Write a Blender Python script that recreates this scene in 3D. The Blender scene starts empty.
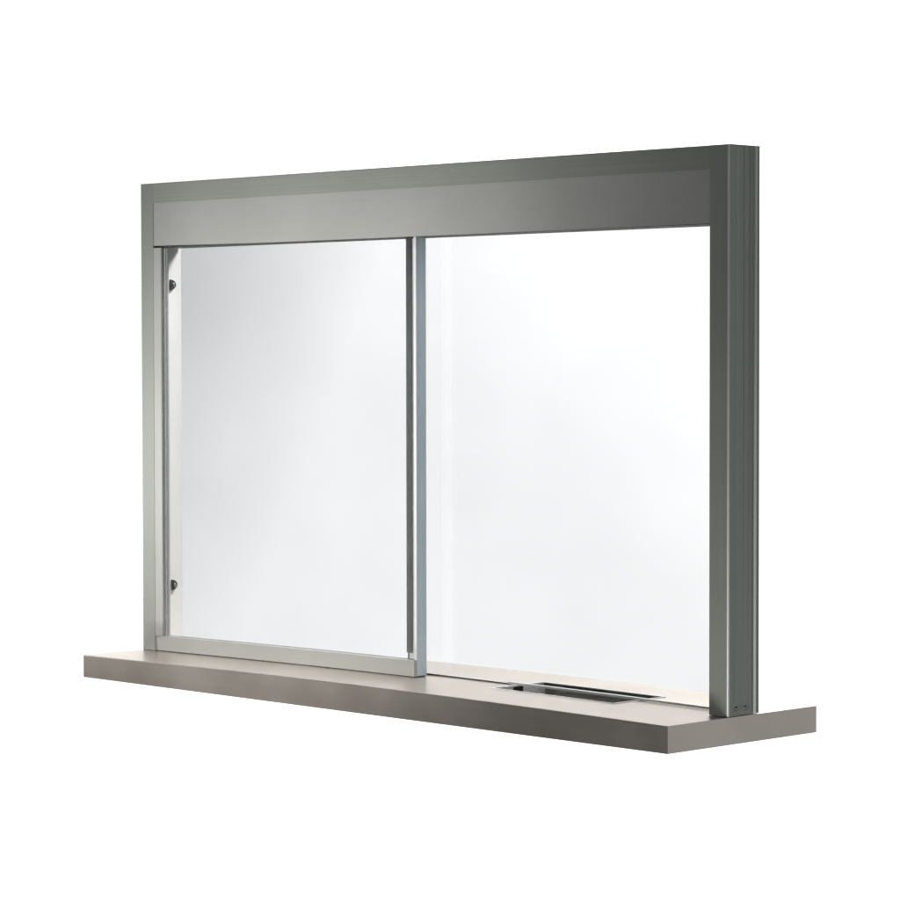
import bpy, bmesh, math
from mathutils import Vector, Matrix

sc = bpy.context.scene
COL = sc.collection
PI = math.pi

# ------------------------------------------------------------------ dimensions (metres)
W, H, D = 1.2, 0.7275, 0.0632          # frame: x -W..0, y 0..D, z 0..H
JW = 0.0317                            # visible width of a jamb's front flange
WEB = 0.020                            # thickness of a jamb's web
ZR, ZH = 0.6973, 0.6285                # underside of head rail / of header panel
SY0, SY1, ST = -0.1149, 0.1780, 0.0338 # shelf front, back, thickness
TX0, TX1, TY0, TY1 = -0.413, -0.190, -0.009, 0.093   # opening of the deal tray

def bow(x):
    """the shelf is crowned by five millimetres towards its middle"""
    s = max(0.0, 1 - abs((x + 0.55) / 0.65) ** 2)
    return 0.0053 * s ** 1.2 if s > 0 else 0.0

# ------------------------------------------------------------------ materials
def newmat(name):
    m = bpy.data.materials.new(name); m.use_nodes = True
    nt = m.node_tree; b = nt.nodes['Principled BSDF']
    return m, nt, b

def brushed(name, base, rough, axis, metallic=1.0, streak=0.10, bump=0.02, mottle=0.06, scale=1.0, spec=0.5):
    """satin metal: fine streaks drawn out along one axis + soft cloudy variation"""
    m, nt, b = newmat(name); N, L = nt.nodes, nt.links
    tc = N.new('ShaderNodeTexCoord')
    mp = N.new('ShaderNodeMapping')
    s = [900.0 * scale] * 3; s[axis] = 3.0
    mp.inputs['Scale'].default_value = s
    L.new(tc.outputs['Object'], mp.inputs['Vector'])
    n1 = N.new('ShaderNodeTexNoise'); n1.inputs['Scale'].default_value = 1.0; n1.inputs['Detail'].default_value = 4
    L.new(mp.outputs[0], n1.inputs['Vector'])
    n2 = N.new('ShaderNodeTexNoise'); n2.inputs['Scale'].default_value = 9.0; n2.inputs['Detail'].default_value = 3
    L.new(tc.outputs['Object'], n2.inputs['Vector'])
    a = N.new('ShaderNodeMapRange'); a.inputs['To Min'].default_value = 1 - streak; a.inputs['To Max'].default_value = 1 + streak
    L.new(n1.outputs['Fac'], a.inputs['Value'])
    c = N.new('ShaderNodeMapRange'); c.inputs['To Min'].default_value = 1 - mottle; c.inputs['To Max'].default_value = 1 + mottle
    L.new(n2.outputs['Fac'], c.inputs['Value'])
    mu = N.new('ShaderNodeMath'); mu.operation = 'MULTIPLY'; L.new(a.outputs[0], mu.inputs[0]); L.new(c.outputs[0], mu.inputs[1])
    vm = N.new('ShaderNodeVectorMath'); vm.operation = 'SCALE'; vm.inputs[0].default_value = base
    L.new(mu.outputs[0], vm.inputs['Scale']); L.new(vm.outputs[0], b.inputs['Base Color'])
    r = N.new('ShaderNodeMapRange'); r.inputs['To Min'].default_value = rough * 0.88; r.inputs['To Max'].default_value = rough * 1.12
    L.new(n2.outputs['Fac'], r.inputs['Value']); L.new(r.outputs[0], b.inputs['Roughness'])
    bp = N.new('ShaderNodeBump'); bp.inputs['Strength'].default_value = bump; bp.inputs['Distance'].default_value = 0.0004
    L.new(n1.outputs['Fac'], bp.inputs['Height']); L.new(bp.outputs[0], b.inputs['Normal'])
    b.inputs['Metallic'].default_value = metallic
    b.inputs['Specular IOR Level'].default_value = spec
    return m

def plain(name, col, rough=0.5, metallic=0.0):
    m, nt, b = newmat(name); N, L = nt.nodes, nt.links
    n = N.new('ShaderNodeTexNoise'); n.inputs['Scale'].default_value = 60
    a = N.new('ShaderNodeMapRange'); a.inputs['To Min'].default_value = 0.88; a.inputs['To Max'].default_value = 1.12
    L.new(n.outputs['Fac'], a.inputs['Value'])
    vm = N.new('ShaderNodeVectorMath'); vm.operation = 'SCALE'; vm.inputs[0].default_value = col
    L.new(a.outputs[0], vm.inputs['Scale']); L.new(vm.outputs[0], b.inputs['Base Color'])
    b.inputs['Roughness'].default_value = rough; b.inputs['Metallic'].default_value = metallic
    return m

def glass(name, col, ior=1.5, rough=0.0):
    m, nt, b = newmat(name)
    b.inputs['Base Color'].default_value = (*col, 1)
    b.inputs['Roughness'].default_value = rough
    b.inputs['IOR'].default_value = ior
    b.inputs['Transmission Weight'].default_value = 1.0
    return m

M_ALU_V = brushed('anodised_aluminium_upright', (0.345, 0.365, 0.330), 0.45, 2, metallic=0.25, bump=0.005)
M_ALU_H = brushed('anodised_aluminium_head', (0.36, 0.375, 0.342), 0.45, 0, metallic=0.25, streak=0.16, scale=0.5)
M_PANEL = brushed('satin_aluminium_panel', (0.47, 0.475, 0.453), 0.45, 0, metallic=0.25, streak=0.05)
M_STILE = brushed('satin_aluminium_stile', (0.47, 0.475, 0.453), 0.45, 2, metallic=0.25, streak=0.03, bump=0.0, scale=2)
M_GLINT = brushed('painted_edge_glint', (0.86, 0.88, 0.87), 0.48, 2, metallic=0.2, streak=0.15)  # pale colour paints the highlights along jamb corner and ridge
M_REVEAL = brushed('white_reveal_reflection', (0.88, 0.87, 0.85), 0.45, 2, metallic=0.0, streak=0.03)
M_STEEL = brushed('brushed_stainless', (0.705, 0.64, 0.57), 0.31, 0, metallic=0.93, streak=0.06, mottle=0.13)
M_STEEL.node_tree.nodes['Principled BSDF'].inputs['Specular Tint'].default_value = (0.87, 0.87, 0.865, 1)
M_POLISH = brushed('polished_stainless', (0.22, 0.215, 0.19), 0.18, 1, metallic=1.0, streak=0.03)  # dark base carries the tray floor's reflection of the dark studio
M_PLATE = brushed('bright_end_plate', (0.93, 0.93, 0.92), 0.35, 1, metallic=0.2, streak=0.04)  # pale colour carries the backdrop's reflection on the tray's end wall
M_RUBBER = plain('dark_gasket', (0.05, 0.048, 0.042), 0.6)
M_BUMPER = plain('black_bumper', (0.03, 0.035, 0.032), 0.35)
M_DARK = plain('dark_reflection', (0.010, 0.010, 0.008), 0.7)
M_SCREW = plain('zinc_screw', (0.30, 0.34, 0.36), 0.3, 1.0)
M_REFLECTION = plain('bright_reflection', (0.85, 0.86, 0.87), 0.2, 0.6)
M_GLASS = glass('clear_glazing', (0.815, 0.82, 0.824), 1.5)
M_HIGHLIGHT = plain('white_edge_highlight', (0.92, 0.92, 0.92), 0.25, 0.1)
M_SPACER = brushed('grey_edge_channel', (0.80, 0.82, 0.76), 0.35, 2, metallic=0.3, streak=0.2)
M_EDGE = brushed('blue_grey_edge_seal', (0.80, 0.92, 1.0), 0.38, 2, metallic=0.6, streak=0.06, mottle=0.10)
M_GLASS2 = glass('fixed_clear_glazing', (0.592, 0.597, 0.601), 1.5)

# ------------------------------------------------------------------ mesh helpers
def link(name, bm, mats, parent, smooth=False):
    bmesh.ops.recalc_face_normals(bm, faces=bm.faces)
    me = bpy.data.meshes.new(name); bm.to_mesh(me); bm.free()
    for m in (mats if isinstance(mats, (list, tuple)) else [mats]): me.materials.append(m)
    o = bpy.data.objects.new(name, me); COL.objects.link(o); o.parent = parent
    if smooth:
        for p in me.polygons: p.use_smooth = True
    return o

def add_box(bm, x0, x1, y0, y1, z0, z1):
    vs = [bm.verts.new(p) for p in ((x0,y0,z0),(x1,y0,z0),(x1,y1,z0),(x0,y1,z0),(x0,y0,z1),(x1,y0,z1),(x1,y1,z1),(x0,y1,z1))]
    for f in ((0,3,2,1),(4,5,6,7),(0,1,5,4),(1,2,6,5),(2,3,7,6),(3,0,4,7)): bm.faces.new([vs[i] for i in f])
    return vs

def bevel_all(bm, w, seg=2, ang=0.6):
    es = [e for e in bm.edges if e.is_manifold and e.calc_face_angle(0) > ang]
    bmesh.ops.bevel(bm, geom=es, offset=w, segments=seg, profile=0.5, affect='EDGES', clamp_overlap=True)

def box_bm(x0, x1, y0, y1, z0, z1, w=0.0006, nx=1, crown=False):
    """bevelled box; with crown=True its underside and top follow the crowned shelf"""
    bm = bmesh.new()
    add_box(bm, x0, x1, y0, y1, z0, z1)
    if w: bevel_all(bm, w)
    if nx > 1:
        for i in range(1, nx):
            x = x0 + (x1 - x0) * i / nx
            bmesh.ops.bisect_plane(bm, geom=bm.verts[:] + bm.edges[:] + bm.faces[:], plane_co=(x, 0, 0), plane_no=(1, 0, 0))
    if crown:
        for v in bm.verts: v.co.z += bow(v.co.x)
    return bm

def extrude_profile(bm, pts, axis, a, b, bright=()):
    """closed outline of 2-D points swept between a and b along an axis (0=x: pts are y,z; 2=z: pts are x,y)"""
    def P(p, t):
        return (t, p[0], p[1]) if axis == 0 else (p[0], p[1], t)
    A = [bm.verts.new(P(p, a)) for p in pts]; B = [bm.verts.new(P(p, b)) for p in pts]
    n = len(pts)
    for i in range(n):
        bm.faces.new((A[i], A[(i+1) % n], B[(i+1) % n], B[i]))
    bm.faces.new(A[::-1]); bm.faces.new(B)
    for i, f in enumerate(bm.faces):
        if i in bright: f.material_index = 1

def empty(name, loc):
    o = bpy.data.objects.new(name, None); COL.objects.link(o); o.location = loc; o.empty_display_size = 0.1
    return o

# ------------------------------------------------------------------ the window, one thing
win = empty('transaction_window', (0, 0, 0))
win['label'] = 'grey aluminium framed sliding transaction window on a long stainless steel shelf'
win['category'] = 'service window'
win['kind'] = 'thing'

# --- jambs: aluminium extrusions, grooved down their outer side
def jamb(side):
    """side=+1: outer face towards +x at x=0; -1: mirrored at x=-W"""
    pr = [(-JW, 0.0), (-0.0022, 0.0), (-0.0007, 0.0006), (0.0, 0.0020),        # rounded front corner
          (0.0, 0.0085), (-0.0010, 0.0095), (-0.0010, 0.0190), (-0.0014, 0.0200),
          (-0.0014, 0.0300), (-0.0009, 0.0320), (-0.0009, 0.0400), (0.0, 0.0440), (0.0, 0.0462),
          (-0.0060, 0.0466), (-0.0060, 0.0504), (0.0004, 0.0512), (0.0012, 0.0524), (0.0012, 0.0534), (0.0, 0.0546),
          (-0.0006, 0.0552), (-0.0006, 0.0610), (-0.0022, D), (-WEB, D),
          (-WEB, 0.0150), (-JW + 0.0005, 0.0150), (-JW, 0.0145)]
    bm = bmesh.new()
    if side > 0:
        pts = pr
    else:
        pts = [(-W - p[0], p[1]) for p in pr]
    x = -0.015 if side > 0 else -W + 0.015
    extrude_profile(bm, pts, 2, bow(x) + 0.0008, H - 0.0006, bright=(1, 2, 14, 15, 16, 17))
    o = link('jamb', bm, [M_ALU_V, M_GLINT], win)
    return o
def cap(x0, x1):
    link('cap', box_bm(x0, x1, 0.0002, D, H - 0.0005, H, 0.0), M_ALU_V, win)
cap(-JW, 0.0013); cap(-W - 0.0013, -W + JW)
jr = jamb(+1); jl = jamb(-1)
# two screws low on the outer side of each jamb
def screw(x, sx, y, z, parent):
    bm = bmesh.new()
    mtx = Matrix.Translation((x, y, z)) @ Matrix.Rotation(sx * PI / 2, 4, 'Y')
    n = 16
    rings = [(0.0034, 0.0), (0.0031, 0.0012), (0.0020, 0.0020), (0.0013, 0.0020), (0.0011, 0.0008)]
    vs = []
    for r, h in rings:
        vs.append([bm.verts.new(mtx @ Vector((r * math.cos(2*PI*i/n), r * math.sin(2*PI*i/n), h))) for i in range(n)])
    for a, b in zip(vs, vs[1:]):
        for i in range(n): bm.faces.new((a[i], a[(i+1) % n], b[(i+1) % n], b[i]))
    bm.faces.new(vs[-1]); bm.faces.new(vs[0][::-1])
    return link('screw', bm, M_SCREW, parent, True)
for (y, z) in ((0.0180, 0.0110), (0.0355, 0.0108)):
    screw(-0.0012, 1, y, z, jr)
    screw(-W + 0.0012, -1, y, z, jl)

# --- head rail and the wide header panel below it
bm = bmesh.new()
extrude_profile(bm, [(0.0000, ZR), (0.0000, 0.7262), (0.0010, H), (D - 0.001, H), (D, H - 0.001), (D, ZR)], 0, -W + JW + 0.0002, -JW - 0.0002)
link('head_rail', bm, M_ALU_H, win)
bm = box_bm(-W + JW + 0.0003, -JW - 0.0003, 0.0006, D - 0.0008, ZH, ZR - 0.0001, 0.0003, nx=40)
for v in bm.verts:
    t = max(0.0, 1 - ((v.co.x + 0.62) / 0.60) ** 2)
    if v.co.z < ZR - 0.03: v.co.z += 0.0004 - 0.0006 * t + (0.0022 * max(0, (-v.co.x - 0.9) / 0.3))
link('header_panel', bm, M_PANEL, win)
bm = box_bm(-W + JW + 0.0005, -JW - 0.0005, 0.0030, D - 0.002, ZH - 0.0005, ZH + 0.0008, 0.0)
link('underside_shade', bm, M_RUBBER, win)  # dark strip added as the shade under the header

# --- left reveal face, its white standing in for reflected backdrop, with two half-round bumpers
bm = box_bm(-W + WEB - 0.001, -W + WEB + 0.0085, 0.0290, D - 0.0006, bow(-1.18) + 0.001, ZH - 0.0005, 0.0003)
link('reveal_face', bm, M_REVEAL, win)
def bumper(z):
    bm = bmesh.new()
    x0, x1, yc, R, n = -W + WEB + 0.0085, -W + WEB + 0.0125, 0.0400, 0.0082, 14
    out = [(yc + R * 1.25 * math.cos(t), z + R * math.sin(t)) for t in [-PI/2 + PI * i / n for i in range(n + 1)]]
    A = [bm.verts.new((x0, p[0], p[1])) for p in out]
    B = [bm.verts.new((x1 - 0.001, p[0], p[1])) for p in out]
    C = [bm.verts.new((x1, yc + 0.0008 + (p[0] - yc) * 0.85, z + (p[1] - z) * 0.88)) for p in out]
    m = len(out)
    for P, Q in ((A, B), (B, C)):
        for i in range(m): bm.faces.new((P[i], P[(i+1) % m], Q[(i+1) % m], Q[i]))
    bm.faces.new(A[::-1]); bm.faces.new(C)
    o = link('bumper', bm, M_BUMPER, win)
    bm = bmesh.new()
    bmesh.ops.create_uvsphere(bm, u_segments=16, v_segments=10, radius=0.0026, matrix=Matrix.Translation((x1 + 0.0003, yc + 0.0042, z)) @ Matrix.Diagonal((0.6, 1, 1.2, 1)))
    link('screw', bm, M_SCREW, o, True)
bumper(0.571); bumper(0.1013)

# --- sliding panel: thick polished glazing in a stile and a bottom rail
PX1 = -0.5820
sl = empty('sliding_panel', (0, 0, 0)); sl.parent = win
bm = box_bm(-W + JW + 0.0003, PX1 + 0.0006, 0.0012, 0.0250, 0.0016, 0.0238, 0.0008, nx=24, crown=True)
link('bottom_rail', bm, M_PANEL, sl)
bm = bmesh.new()
xa, xb = -W + JW + 0.0001, -1.1490
extrude_profile(bm, [(xa, 0.0003), (xb - 0.0015, 0.0003), (xb - 0.0003, 0.0009), (xb, 0.0024), (xb, 0.0066), (xb - 0.0016, 0.0075), (xb - 0.0016, 0.0120), (xb - 0.0030, 0.0130), (xb - 0.0100, 0.0135), (xb - 0.0100, 0.0280), (xa, 0.0280)], 2, 0.0245, ZH - 0.0012)
link('stile', bm, M_STILE, sl)
for ya, yb in ((0.0066, 0.0116), (0.0205, 0.0255)):              # two sheets, sealed along their free edge
    bm = box_bm(xb - (0.0014 if ya < 0.01 else 0.0098), PX1, ya, yb, 0.0242, ZH + 0.012, 0.0004)
    for v in bm.verts:
        if v.co.z < 0.2: v.co.z += bow(v.co.x)
    link('pane', bm, M_GLASS, sl)
bm = bmesh.new()
extrude_profile(bm, [(PX1 + 0.0002, 0.0066), (PX1 + 0.0010, 0.0070), (PX1 + 0.0010, 0.0150), (PX1 + 0.0005, 0.0154), (PX1 + 0.0010, 0.0158), (PX1 + 0.0010, 0.0251), (PX1 + 0.0002, 0.0255)], 2, 0.0075, ZH + 0.004)
link('edge_seal', bm, M_EDGE, sl)
bm = box_bm(-0.5856, PX1 + 0.0010, 0.0058, 0.0065, 0.0300, ZH + 0.004, 0.0002)
link('edge_highlight', bm, M_HIGHLIGHT, sl)  # opaque white strip painted as the highlight on the pane's corner
# dark seal under the panel and under the frame
bm = box_bm(-W + 0.001, PX1 - 0.001, 0.0015, 0.0250, 0.0001, 0.0016, 0.0002, nx=24, crown=True)
link('seal', bm, M_RUBBER, sl)

# --- fixed pane on the service side, bright bar added as its lower edge's reflection
fx = empty('fixed_panel', (0, 0, 0)); fx.parent = win
bm = bmesh.new()
extrude_profile(bm, [(-0.6332, 0.0480), (-0.6332, 0.0402), (-0.6322, 0.0396), (-0.6270, 0.0396), (-0.6262, 0.0403), (-0.6254, 0.0396), (-0.6212, 0.0396), (-0.6200, 0.0402), (-0.6200, 0.0409), (-0.6318, 0.0409), (-0.6318, 0.0480)], 2, 0.0350, ZH + 0.006)
link('edge_channel', bm, M_SPACER, fx)
bm = box_bm(-0.6316, -WEB - 0.0005, 0.0410, 0.0475, 0.0030, ZH + 0.012, 0.0004)
for v in bm.verts:
    if v.co.z < 0.2: v.co.z += bow(v.co.x)
link('pane', bm, M_GLASS2, fx)
bm = box_bm(-0.435, -WEB - 0.0006, 0.0400, 0.0485, 0.0008, 0.0036, 0.0003, nx=16, crown=True)
link('edge_reflection', bm, M_REFLECTION, fx)
bm = box_bm(-0.612, -0.4355, 0.0400, 0.0485, 0.0002, 0.0016, 0.0002, nx=8, crown=True)
link('seal', bm, M_RUBBER, fx)

# --- shelf: crowned stainless top, folded front, ends and back, opening for the tray
bm = bmesh.new()
xs = sorted(set([-W + W * i / 48 for i in range(49)] + [TX0, TX1]))
r = 0.0012
def top(x): return bow(x)
cols = []
for x in xs:
    zt = top(x)
    ring = [(SY0, -ST), (SY0, zt - r), (SY0 + r * 0.3, zt - r * 0.3), (SY0 + r, zt), (TY0, zt), (TY1, zt), (SY1 - r, zt), (SY1 - r * 0.3, zt - r * 0.3), (SY1, zt - r), (SY1, -ST)]
    cols.append([bm.verts.new((x, y, z)) for y, z in ring])
nr = len(cols[0])
for i in range(len(xs) - 1):
    mid = 0.5 * (xs[i] + xs[i+1])
    for j in range(nr):
        k = (j + 1) % nr
        if j == 4 and TX0 < mid < TX1: continue
        f = bm.faces.new((cols[i][j], cols[i+1][j], cols[i+1][k], cols[i][k]))
bm.faces.new(cols[0]); bm.faces.new(cols[-1][::-1])
es = [e for e in bm.edges if e.is_manifold and all(abs(abs(v.co.x + W / 2) - W / 2) < 1e-6 for v in e.verts) and e.calc_face_angle(0) > 0.6]
bmesh.ops.bevel(bm, geom=es, offset=0.0010, segments=2, profile=0.5, affect='EDGES')
shelf = link('shelf', bm, M_STEEL, win)

# --- deal tray: scooped floor between two flat ends, rolled rim
bm = bmesh.new()
n = 24; g = 0.0004
x0, x1, y0, y1 = TX0 + g, TX1 - g, TY0 + g, TY1 - g
def prof(i):
    t = PI * i / n
    yc, hw, dp = 0.5 * (y0 + y1), 0.5 * (y1 - y0), 0.030
    c = math.cos(t)
    return (yc - hw * math.copysign(abs(c) ** 0.55, c), -dp * math.sin(t) ** 0.9)
L_, R_ = [], []
for i in range(n + 1):
    y, z = prof(i)
    L_.append(bm.verts.new((x0, y, z + bow(x0) * (1 if i in (0, n) else 0.6)))); R_.append(bm.verts.new((x1, y, z + bow(x1) * (1 if i in (0, n) else 0.6))))
for i in range(n): bm.faces.new((L_[i], R_[i], R_[i+1], L_[i+1]))
bm.faces.new(R_[::-1])
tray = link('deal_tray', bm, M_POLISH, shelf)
bm = bmesh.new()
A = [bm.verts.new((x0 - 0.0001, v_[0], v_[1])) for v_ in [(prof(i)[0], prof(i)[1] + bow(x0) * (1 if i in (0, n) else 0.6)) for i in range(n + 1)]]
B = [bm.verts.new((x0 + 0.0006, a.co.y, a.co.z)) for a in A]
for i in range(n + 1): bm.faces.new((A[i], A[(i+1) % (n+1)], B[(i+1) % (n+1)], B[i]))
bm.faces.new(A[::-1]); bm.faces.new(B)
link('end_plate', bm, M_PLATE, tray)
# thin raised rim round the opening
bm = bmesh.new()
rw, rh = 0.0024, 0.0010
def bar(xa, xb_, ya, yb, k):
    for i in range(k):
        a, b = xa + (xb_ - xa) * i / k, xa + (xb_ - xa) * (i + 1) / k
        vs = add_box(bm, a, b, ya, yb, -0.001, rh)
        for v in vs: v.co.z += bow(v.co.x)
bar(TX0 - rw, TX1 + rw, TY0 - rw, TY0, 10); bar(TX0 - rw, TX1 + rw, TY1, TY1 + rw, 10)
bar(TX0 - rw, TX0, TY0, TY1, 1); bar(TX1, TX1 + rw, TY0, TY1, 1)
bmesh.ops.remove_doubles(bm, verts=bm.verts, dist=1e-6)
link('rim', bm, M_HIGHLIGHT, tray)  # rim coloured white to carry highlights round the opening
# dark patch painted as a reflection in the tray's left end
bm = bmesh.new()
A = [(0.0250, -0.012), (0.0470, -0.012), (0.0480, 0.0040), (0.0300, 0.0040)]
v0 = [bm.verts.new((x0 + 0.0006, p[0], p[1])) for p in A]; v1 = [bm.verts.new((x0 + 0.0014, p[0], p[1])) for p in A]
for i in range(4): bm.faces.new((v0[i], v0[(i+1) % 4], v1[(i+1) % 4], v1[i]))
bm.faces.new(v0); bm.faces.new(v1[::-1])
link('reflection_patch', bm, M_DARK, tray)

# ------------------------------------------------------------------ studio surroundings as a procedural environment
w = bpy.data.worlds.new('World'); sc.world = w; w.use_nodes = True
nt = w.node_tree; N, L = nt.nodes, nt.links
bg = N['Background']
tc = N.new('ShaderNodeTexCoord')
def dotn(v):
    d = N.new('ShaderNodeVectorMath'); d.operation = 'DOT_PRODUCT'; L.new(tc.outputs['Generated'], d.inputs[0]); d.inputs[1].default_value = Vector(v); return d.outputs['Value']
def mr(val, a, b, c, d, smooth=True):
    m = N.new('ShaderNodeMapRange'); m.interpolation_type = 'SMOOTHSTEP' if smooth else 'LINEAR'
    L.new(val, m.inputs['Value'])
    for k, x in (('From Min', a), ('From Max', b), ('To Min', c), ('To Max', d)): m.inputs[k].default_value = x
    return m.outputs[0]
def op(o, a, b):
    m = N.new('ShaderNodeMath'); m.operation = o
    for i, x in enumerate((a, b)):
        if isinstance(x, (int, float)): m.inputs[i].default_value = x
        else: L.new(x, m.inputs[i])
    return m.outputs[0]
# backdrop: paper sweep behind the window, brighter towards the right and above
yaw, pitch, roll = 0.80162, 0.034539, -0.0016466
fwd = Vector((-math.sin(yaw) * math.cos(pitch), math.cos(yaw) * math.cos(pitch), -math.sin(pitch)))
rgt = fwd.cross(Vector((0, 0, 1))).normalized(); up = rgt.cross(fwd)
sweep = mr(dotn(rgt * 0.94 - up * 0.34), -0.108, -0.045, 1.02, 1.58, False)
cloud = N.new('ShaderNodeTexNoise'); cloud.inputs['Scale'].default_value = 22.0; cloud.inputs['Detail'].default_value = 2.0
L.new(tc.outputs['Generated'], cloud.inputs['Vector'])
sweep = op('ADD', sweep, mr(cloud.outputs['Fac'], 0.25, 0.75, 0.0, 0.09))
sweep = op('ADD', sweep, mr(dotn(rgt * 0.7 + up * 0.7), -0.01, 0.11, 0.0, 0.35))
sweep = op('ADD', sweep, mr(dotn(rgt * 0.5 + up * 0.87), 0.17, 0.6, 0.0, 0.6))  # boost added above the view to brighten the shelf
sweep = op('ADD', sweep, mr(dotn(-rgt), 0.157, 0.24, 0.0, -0.95))  # darkened beyond the view's left edge to dim the shelf's reflection
mask = mr(dotn(fwd), 0.30, 0.75, 0.0, 1.0)
# darkened studio everywhere else, glows added at right-back, right-front and from below
room = op('ADD', 0.045, mr(dotn(Vector((0.70, 0.70, -0.1)).normalized()), 0.7, 1.0, 0.0, 0.32))
room = op('ADD', room, mr(dotn(Vector((0.70, -0.70, 0.0)).normalized()), 0.975, 1.0, 0.0, 2.6))
room = op('ADD', room, mr(dotn((0, 0, -1)), 0.0, 0.8, 0.0, 0.15))
mx = N.new('ShaderNodeMix'); mx.data_type = 'FLOAT'
L.new(mask, mx.inputs[0]); L.new(room, mx.inputs[2]); L.new(sweep, mx.inputs[3])
L.new(mx.outputs[0], bg.inputs['Strength'])
tint = N.new('ShaderNodeMix'); tint.data_type = 'RGBA'
L.new(mask, tint.inputs[0]); tint.inputs[6].default_value = (0.955, 0.99, 1.0, 1); tint.inputs[7].default_value = (1, 1, 1, 1)
L.new(tint.outputs[2], bg.inputs['Color'])

def area(name, loc, target, sx, sy, power, col=(1, 1, 1), spread=180):
    l = bpy.data.lights.new(name, 'AREA'); l.shape = 'RECTANGLE'; l.size = sx; l.size_y = sy; l.energy = power; l.color = col; l.spread = math.radians(spread)
    o = bpy.data.objects.new(name, l); COL.objects.link(o); o.location = loc
    d = Vector(target) - Vector(loc); o.rotation_euler = d.to_track_quat('-Z', 'Y').to_euler()
    return o
area('left_softbox', (-2.70, -0.56, 0.20), (-0.85, 0.0, 0.16), 0.40, 0.40, 1.7, (1.0, 0.985, 0.96), 70)
area('front_softbox', (-1.25, -1.3, -0.42), (-0.82, 0.0, 0.52), 0.5, 0.2, 1.95, (1.0, 0.99, 0.975), 45)
area('overhead_fill', (-0.78, -0.55, 1.80), (-0.78, -0.10, 0.0), 0.8, 0.16, 2.6, (1.0, 0.99, 0.98), 28)  # unseen fill added to lift the tray and bottom rail
area('right_fill', (0.22, -1.05, -0.23), (-0.04, 0.0, 0.05), 0.40, 0.14, 0.36, (1.0, 0.98, 0.95), 45)  # unseen low fill added for the foot of the right jamb
area('back_fill', (-0.5, 0.9, 1.75), (-1.1, 0.1, 0.3), 0.5, 0.5, 95)  # unseen fill added behind the window to whiten the left reveal

# ------------------------------------------------------------------ camera
cam = bpy.data.cameras.new('camera'); co = bpy.data.objects.new('camera', cam); COL.objects.link(co)
cam.sensor_fit = 'HORIZONTAL'; cam.sensor_width = 36.0; cam.lens = 36.0 * 2890.0345 / 900.0
cam.clip_start = 0.05; cam.clip_end = 200
r2 = rgt * math.cos(roll) + up * math.sin(roll); u2 = -rgt * math.sin(roll) + up * math.cos(roll)
m = Matrix((r2, u2, -fwd)).transposed().to_4x4()
m.translation = Vector((2.38031, -2.79477, 0.46825))
co.matrix_world = m
sc.camera = co
sc.view_settings.view_transform = 'Standard'; sc.view_settings.look = 'None'
sc.view_settings.exposure = 0; sc.view_settings.gamma = 1
sc.cycles.max_bounces = 16; sc.cycles.transmission_bounces = 14; sc.cycles.glossy_bounces = 8
